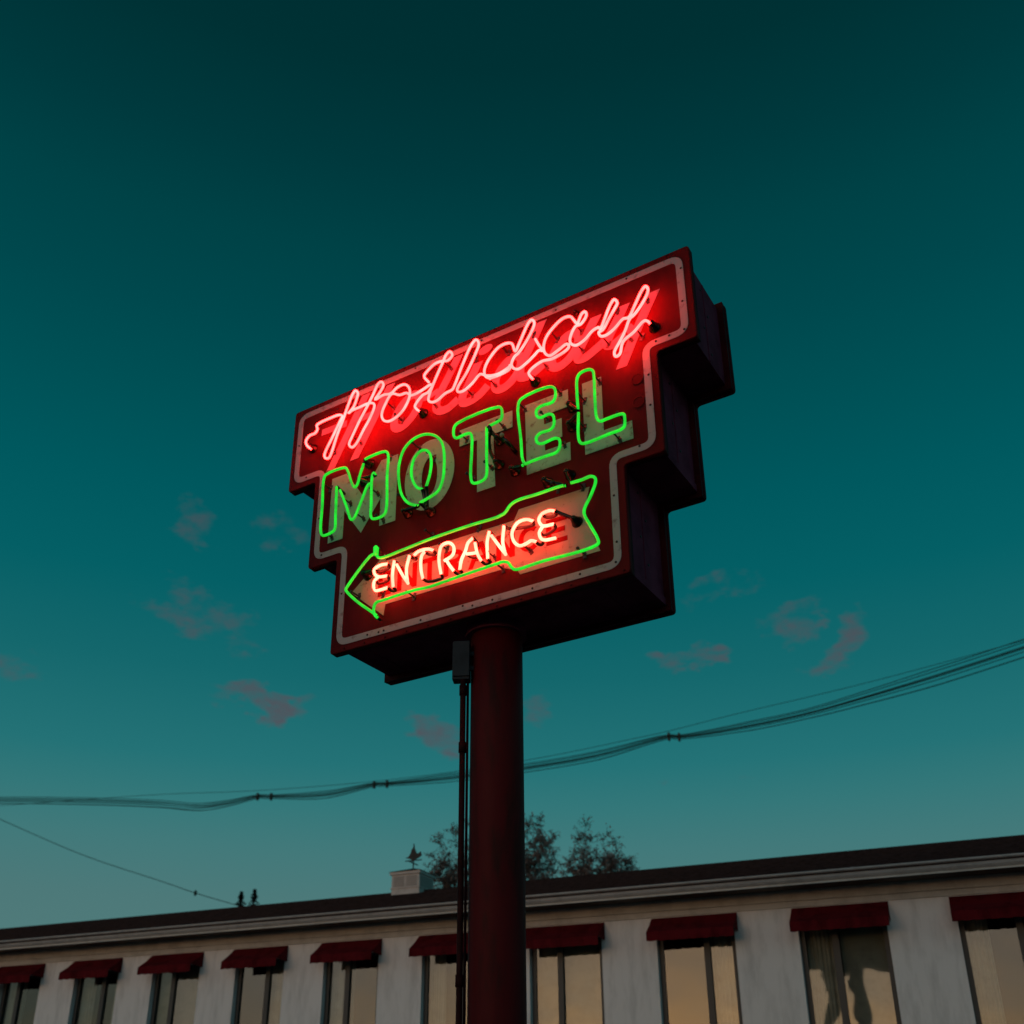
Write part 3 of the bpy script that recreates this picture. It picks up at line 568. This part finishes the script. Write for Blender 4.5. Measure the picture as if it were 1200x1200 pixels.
for k in range(13):
    x = S0 + 1.1 + k * 3.05
    mesh_obj('gutter_joint', *box(x, x + .035, -.688, -.61, EZ + .095, EZ + .128), 'gutter', mot)
mesh_obj('fascia', *box(S0 - .3, S1 + .3, -.598, -.586, EZ - .035, EZ + .10), 'trim', mot)
RZ = 4.42 + GZ; RY = 4.0
V = [(S0 - .3, -.66, EZ + .128), (S1 + .3, -.66, EZ + .128), (S1 + .3, RY, RZ), (S0 - .3, RY, RZ), (S1 + .3, 2 * RY + .66, EZ + .128), (S0 - .3, 2 * RY + .66, EZ + .128)]
V += [(x, y, z - .06) for x, y, z in V]
roof = mesh_obj('roof', V, [(0, 1, 2, 3), (3, 2, 4, 5), (6, 9, 8, 7), (9, 11, 10, 8), (0, 6, 7, 1), (5, 4, 10, 11), (0, 3, 9, 6), (3, 5, 11, 9), (1, 7, 8, 2), (2, 8, 10, 4)], 'roof', mot)
sl = (RZ - EZ - .128) / (RY + .66)
for k in range(1, 30):                                       # shingle courses: thin real steps across the slope
    y = -.66 + k * .155; z = EZ + .128 + (y + .66) * sl
    mesh_obj('shingle_course', *box(S0 - .29, S1 + .29, y, y + .10, z - .01, z + .018 + .004 * (k % 2)), 'roof', roof)
mesh_obj('ridge_cap', *box(S0 - .3, S1 + .3, RY - .12, RY + .12, RZ - .02, RZ + .03), 'roof', roof)
# windows and awnings
kinds = ['pane', 'pane_dark', 'pane_dull', 'pane', 'pane_dark', 'pane', 'pane_dull']
wproto = {}
for i, (x0, x1) in enumerate(aw):
    a, b = x0 + .06, x1 - .06; w = b - a; xm = a + w * (.40 if i % 2 else .62)
    wn = mesh_obj('window', *box(a, b, .12, .16, zw1 - .06, zw1), 'frame', mot)      # head
    mesh_obj('window_frame', *join(box(a, a + .07, .10, .17, zw0, zw1 - .06), box(b - .07, b, .10, .17, zw0, zw1 - .06), box(a + .07, b - .07, .10, .17, zw0, zw0 + .06)), 'frame', wn)
    mesh_obj('mullion', *box(xm - .045, xm + .045, .09, .17, zw0 + .06, zw1 - .06), 'frame', wn)
    for q0, q1 in ((a + .07, xm - .045), (xm + .045, b - .07)):
        tl = rng.uniform(-.006, .006)
        V, F = box(q0, q1, .13, .136, zw0 + .06, zw1 - .06)
        mesh_obj('pane', [(x, y + tl * (1 if x > q0 + .01 else -1), z) for x, y, z in V], F, 'pane', wn)
    # what hangs behind the glass: (from, to) as shares of the opening, cloth folds or a flat blind
    for c0, c1, cm in {8: [(.62, 1., 'curtain')], 9: [(0., .36, 'curtain'), (.44, 1., 'blind')]}.get(i, [[(0, .3, 'curtain'), (.74, 1, 'curtain')], [(0., 1., 'blind')], [(.55, 1., 'curtain')], [(0., .45, 'curtain')]][(i * 5 + 2) % 4]):
        V = []; F = []; nf = 36; lift = 0 if cm == 'curtain' else rng.choice((0., .3, .8))
        for k in range(nf + 1):
            x = a + w * (c0 + (c1 - c0) * k / nf); y = .26 + (.022 * math.sin(k * 1.35 + i) + .01 * math.sin(k * .6) if cm == 'curtain' else 0.)
            V += [(x, y, zw0 + .02 + lift), (x, y + .006, zw1 - .01)]
        mesh_obj(cm, V, [(2 * k, 2 * k + 2, 2 * k + 3, 2 * k + 1) for k in range(nf)], cm, wn, cm == 'curtain')
    mesh_obj('sill', *box(a - .04, b + .04, -.05, .10, zw0 - .06, zw0), 'trim', wn)
    # canvas awning: sloped sheet with cheeks and a hanging valance
    zt_, zo, yo = z_fb - .012, 2.52 + GZ, -.34
    n = 8; V = []; F = []
    for k in range(n + 1):
        x = x0 + (x1 - x0) * k / n; sag = -.010 * math.sin(math.pi * (k % 4) / 4)
        V += [(x, -.004, zt_), (x, yo * .5, (zt_ + zo) / 2 + .012 + sag), (x, yo, zo + .05)]
    for k in range(n):
        F += [(3 * k, 3 * k + 1, 3 * k + 4, 3 * k + 3), (3 * k + 1, 3 * k + 2, 3 * k + 5, 3 * k + 4)]
    L0 = len(V); V += [(x0, -.004, zo + .03), (x1, -.004, zo + .03)]
    F += [(0, L0, 2, 1), (3 * n, 3 * n + 1, 3 * n + 2, L0 + 1)]
    awn = mesh_obj('awning', V, F, 'awning', mot)
    so = awn.modifiers.new('thickness', 'SOLIDIFY'); so.thickness = .006
    V = []; F = []; nv = 24
    for k in range(nv + 1):
        x = x0 + (x1 - x0) * k / nv; y = yo - .006 + .006 * math.sin(k * 1.7)
        V += [(x, y, zo + .05), (x, y - .004, zo - .085 + .006 * math.sin(k * 2.1 + i))]
    F = [(2 * k, 2 * k + 1, 2 * k + 3, 2 * k + 2) for k in range(nv)]
    va = mesh_obj('valance', V, F, 'awning', awn); so = va.modifiers.new('thickness', 'SOLIDIFY'); so.thickness = .005
# cupola with louvres and an iron weathervane, astride the ridge
cx, cy, cw, cdp = -10.87, 3.97, .33, .33
cz0, cz1 = RZ - .12, 4.82 + GZ
cup = mesh_obj('cupola', *join(box(cx - cw, cx + cw, cy - cdp, cy + cdp, cz0, cz1 - .06)), 'white', mot)
mesh_obj('cupola_cornice', *join(box(cx - cw - .035, cx + cw + .035, cy - cdp - .035, cy + cdp + .035, cz1 - .06, cz1), box(cx - cw - .02, cx + cw + .02, cy - cdp - .02, cy + cdp + .02, cz0 + .17, cz0 + .19)), 'white', cup)
e_ = .06
V = [(cx - cw - e_, cy - cdp - e_, cz1 + .001), (cx + cw + e_, cy - cdp - e_, cz1 + .001), (cx + cw + e_, cy + cdp + e_, cz1 + .001), (cx - cw - e_, cy + cdp + e_, cz1 + .001), (cx, cy, cz1 + .13)]
mesh_obj('cupola_roof', V, [(3, 2, 1, 0), (0, 1, 4), (1, 2, 4), (2, 3, 4), (3, 0, 4)], 'roof', cup)
for side in (-1, 1):
    for k in range(5):
        z = cz0 + .21 + k * .045
        x0 = cx + (-cw + .05 if side < 0 else .025); x1 = cx + (-.025 if side < 0 else cw - .05)
        mesh_obj('louvre', *box(x0, x1, cy - cdp - .012, cy - cdp - .001, z, z + .028), 'slat', cup)
for k in range(5):
    z = cz0 + .21 + k * .045
    mesh_obj('louvre', *box(cx + cw + .001, cx + cw + .012, cy - cdp + .05, cy + cdp - .05, z, z + .028), 'slat', cup)
vz = cz1 + .10
ro = [(-.19, .27), (-.12, .29), (-.07, .36), (-.05, .44), (-.015, .47), (.0, .56), (.025, .46), (.05, .40), (.09, .33), (.17, .38), (.20, .30), (.13, .25), (.05, .22), (-.02, .17), (-.06, .23)]
va = mesh_obj('weathervane', *join(sweep([(cx, cy, vz), (cx, cy, vz + .56)], .014, 8), sweep([(cx - .2, cy, vz + .2), (cx + .2, cy, vz + .2)], .012, 6), sweep([(cx, cy - .2, vz + .14), (cx, cy + .2, vz + .14)], .012, 6)), 'vane', cup)
V, F = slab([(cx + x, vz + z) for x, z in ro], cy - .012, cy + .012)
mesh_obj('vane_figure', V, F, 'vane', va)

# ------------------------------------------------------------------ trees beyond the motel
def pt(s, z, d):
    q = NB * d + BD * s; return Vector((q.x, q.y, z))
def branch_tree(s, d, label, seed, lobes, nclump, leaves):
    """lobes: (along, up, half width, half height) ellipsoids, in metres from the foot; twigs and leaves fill them unevenly"""
    r = random.Random(seed); base = pt(s, .8, d)
    t = empty('leafy_tree', base); tag(t, label, 'tree', 'trees beyond the motel roof'); t.rotation_euler = (0, 0, math.atan2(BD.y, BD.x))
    cz = min(l[1] - l[3] for l in lobes)
    nodes = [(Vector((0, 0, 0)), .17), (Vector((.05, 0, cz * .5)), .14), (Vector((0, .03, cz)), .12)]
    TV, TF = [], []
    def add(path, rad, n=5):
        v, f = sweep(path, rad, n, False); k = len(TV); TV.extend(v); TF.extend(tuple(i + k for i in x) for x in f)
    add([p for p, _ in nodes], [q for _, q in nodes], 8)
    pool = [nodes[2]]; clumps = []
    cand = []
    for i in range(nclump):
        lx, lz, a, h = r.choice(lobes)
        v = Vector((r.gauss(0, 1), r.gauss(0, 1), r.gauss(0, 1))).normalized() * (r.random() ** .42)
        cand.append(Vector((lx + v.x * a, v.y * a, lz + v.z * h)))
    cand.sort(key=lambda c: (c - nodes[2][0]).length)
    for c in cand:
        p, rad = min(pool, key=lambda q: (q[0] - c).length + max(0, q[0].z - c.z) * .8 - q[1] * 2)
        m = p.lerp(c, .5) + Vector((r.uniform(-.07, .07), r.uniform(-.07, .07), r.uniform(-.02, .10)))
        r1 = max(.007, rad * .72)
        add(catmull([p, m, c], 3), [rad * .8 + (r1 - rad * .8) * k / 6 for k in range(7)], 4)
        pool.append((c, r1)); clumps.append(c)
    LV, LF = [], []
    for c in clumps:
        if r.random() < .12: nt_, nl = 7, leaves // 3
        else: nt_, nl = r.randint(4, 7), int(leaves * r.uniform(.4, 1.5))
        tw = []
        for k in range(nt_):
            dd = Vector((r.gauss(0, 1), r.gauss(0, 1), r.gauss(.35, .8))).normalized(); e = c + dd * r.uniform(.14, .34); mm = c.lerp(e, .5) + Vector((r.uniform(-.03, .03), r.uniform(-.03, .03), .02))
            add([c, mm, e], [.007, .0055, .003], 3); tw.append((c, e))
        for k in range(nl):
            a_, e = r.choice(tw); q = a_.lerp(e, r.uniform(.2, 1.05)) + Vector((r.gauss(0, .03), r.gauss(0, .03), r.gauss(0, .03)))
            m = Matrix.Rotation(r.uniform(0, 6.28), 3, Vector((r.uniform(-1, 1), r.uniform(-1, 1), r.uniform(-1, 1))).normalized())
            sz = r.uniform(.02, .046); n = len(LV)
            for x, y, z in ((-sz, 0, 0), (0, -sz * .55, .008), (sz, 0, 0), (0, sz * .55, .008)): LV.append(q + m @ Vector((x, y, z)))
            LF.append((n, n + 1, n + 2, n + 3))
    mesh_obj('trunk', TV, TF, 'bark', t); mesh_obj('crown', LV, LF, 'leaf', t)
    return t
branch_tree(-12.0, 26, 'sparse leafy tree standing between the cupola and the sign pole', 3, [(-.35, 7.25, 1.15, 1.1), (-1.0, 6.75, .75, .85), (.3, 6.5, 1.2, 1.0)], 230, 40)
branch_tree(-10.9, 26.5, 'sparse leafy tree partly hidden by the sign pole on the side away from the cupola', 12, [(.0, 7.75, .85, .95), (.25, 6.9, .75, .8), (-.5, 6.7, .9, 1.0)], 190, 42)
branch_tree(-8.8, 26, 'sparse round-crowned leafy tree farthest from the cupola', 21, [(0, 7.0, .95, .95), (.6, 6.5, .75, .75), (-.45, 6.4, .65, .75), (0, 6.2, 1.1, .75)], 210, 36)
def conifer(s, d, top, label, seed):
    r = random.Random(seed); t = empty('conifer_tree', pt(s, .8, d)); tag(t, label, 'tree', 'dark conifer tops beyond the roof')
    h = top - .8
    mesh_obj('trunk', *sweep([(0, 0, 0), (0, 0, h * .5), (0, 0, h)], [.12, .07, .008], 6), 'bark', t)
    V, F = [], []
    for k in range(3600):
        z = h * (1 - r.random() ** 1.5 * .75); rad = .012 + (h - z) * .46 * (.6 + .4 * math.sin(z * 31))
        a = r.uniform(0, 6.28); q = r.random() ** .5 * rad; c = Vector((math.cos(a) * q, math.sin(a) * q, z - q * .25)); sz = r.uniform(.018, .045)
        d1 = Vector((math.cos(a), math.sin(a), -.2)) * sz * 1.6; d2 = Vector((-math.sin(a), math.cos(a), r.uniform(-.4, .4))) * sz * .6; n = len(V)
        V += [c - d1, c - d2, c + d1, c + d2]; F.append((n, n + 1, n + 2, n + 3))
    mesh_obj('crown', V, F, 'needle', t)
conifer(-19.98, 26, 7.86, 'narrow dark conifer top peeking over the motel roof, next to a bushier one', 1)
conifer(-19.58, 26.1, 7.92, 'bushier dark conifer top peeking over the motel roof', 2)

# ------------------------------------------------------------------ overhead lines
DL = 30.
bund = [(-36.665, 12.060), (-32.816, 11.595), (-29.669, 11.179), (-27.121, 10.802), (-25.272, 10.478), (-23.952, 10.487), (-22.766, 10.577), (-22.178, 10.507), (-19.852, 10.304), (-17.949, 10.429), (-17.444, 10.391), (-14.771, 10.30),
        (-12.377, 10.29), (-9.916, 10.378), (-7.591, 10.679), (-7.275, 10.62), (-5.094, 10.656), (-3.344, 10.793), (-1.839, 11.007), (.237, 11.344), (2.944, 11.87), (5.6, 12.4)]
clamps = [(-22.766, 10.577), (-22.178, 10.507), (-17.949, 10.429), (-17.444, 10.391), (-7.591, 10.679), (-7.275, 10.62)]
line = empty('utility_cable_bundle', pt(-36.5, .8, DL)); tag(line, 'bundle of black utility cables clamped together and sagging across the sky', 'cable')
lo = line.location
path = catmull([Vector((s, 0, z)) for s, z in bund], 5)
strand = [(-.115, .0), (-.075, .02), (-.04, -.02), (-.005, .015), (.03, -.03), (.06, .01), (.09, .03), (.12, -.01)]
cs = [c[0] for c in clamps]
for off, dy in strand:
    P = []
    for v in path:
        dist = min(abs(v.x - c) for c in cs); spread = (.5 + .6 * min(1., dist / 2.2)) * (1.0 if v.x < -3.5 else 1 + min(3.5, v.x + 3.5) * .22)
        q = pt(v.x, v.z + 1.6 + off * spread, DL + dy * 6 * spread); P.append(q - lo)
    mesh_obj('cable', *sweep(P, .013, 5), 'cable', line, True)
for s, z in clamps:
    c = pt(s, z + 1.6, DL) - lo
    V, F = box(-.03, .03, -.05, .05, -.12, .13)
    o = mesh_obj('cable_clamp', V, F, 'vane', line); o.location = c; o.rotation_euler = (0, 0, math.atan2(BD.y, BD.x))
def wire(name, pts, d, rad, label, bead=None):
    b0 = pt(pts[0][0], 1.6 + pts[0][1], d); w = empty(name, b0); tag(w, label, 'wire')
    mesh_obj('strand', *sweep([pt(v.x, v.z + 1.6, d) - b0 for v in catmull([Vector((s, 0, z)) for s, z in pts], 5)], rad, 5), 'cable', w, True)
    if bead: mesh_obj('splice', *lathe([(.01, -.09), (.045, -.05), (.05, .04), (.01, .09)], 8, 'z', pt(bead[0], bead[1] + 1.6, d) - b0), 'cable', w, True)
thin = [(-36.5, 11.75), (-35.607, 11.686), (-27.182, 11.166), (-22.864, 10.788), (-18.072, 10.529), (-14.774, 10.478), (-11.635, 10.552), (-8.784, 10.738), (-7.581, 10.83), (-5.65, 11.051), (-1.78, 11.43), (2.543, 11.995), (5.6, 12.45)]
wire('overhead_wire', thin, DL - .1, .009, 'thin single wire running just above the clamped cable bundle')
wire('service_wire', [(-37, 12.2), (-30.732, 9.652), (-26.459, 7.952), (-23.082, 6.827), (-21.719, 6.361), (-20.191, 5.897), (-19.2, 5.62)], 26, .012, 'thin wire with a dark splice slanting down to the motel roof', (-21.719, 6.361))
for s, z, who in ((-37.2, 13.2, 'holding the lower end of the cables'), (6.2, 14.1, 'holding the higher end of the cables')):
    q = pt(s, .8, DL); up_ = empty('utility_pole', q); tag(up_, 'weathered wooden utility pole ' + who, 'utility pole', 'utility poles')
    mesh_obj('post', *sweep([(0, 0, 0), (0, 0, (z + 1.2) * .5), (0, 0, z + 1.2)], [.17, .15, .12], 12), 'wood', up_, True)
    o = mesh_obj('crossarm', *box(-.06, .06, -1.1, 1.1, z - .3, z - .16), 'wood', up_); o.rotation_euler = (0, 0, math.atan2(BD.y, BD.x))
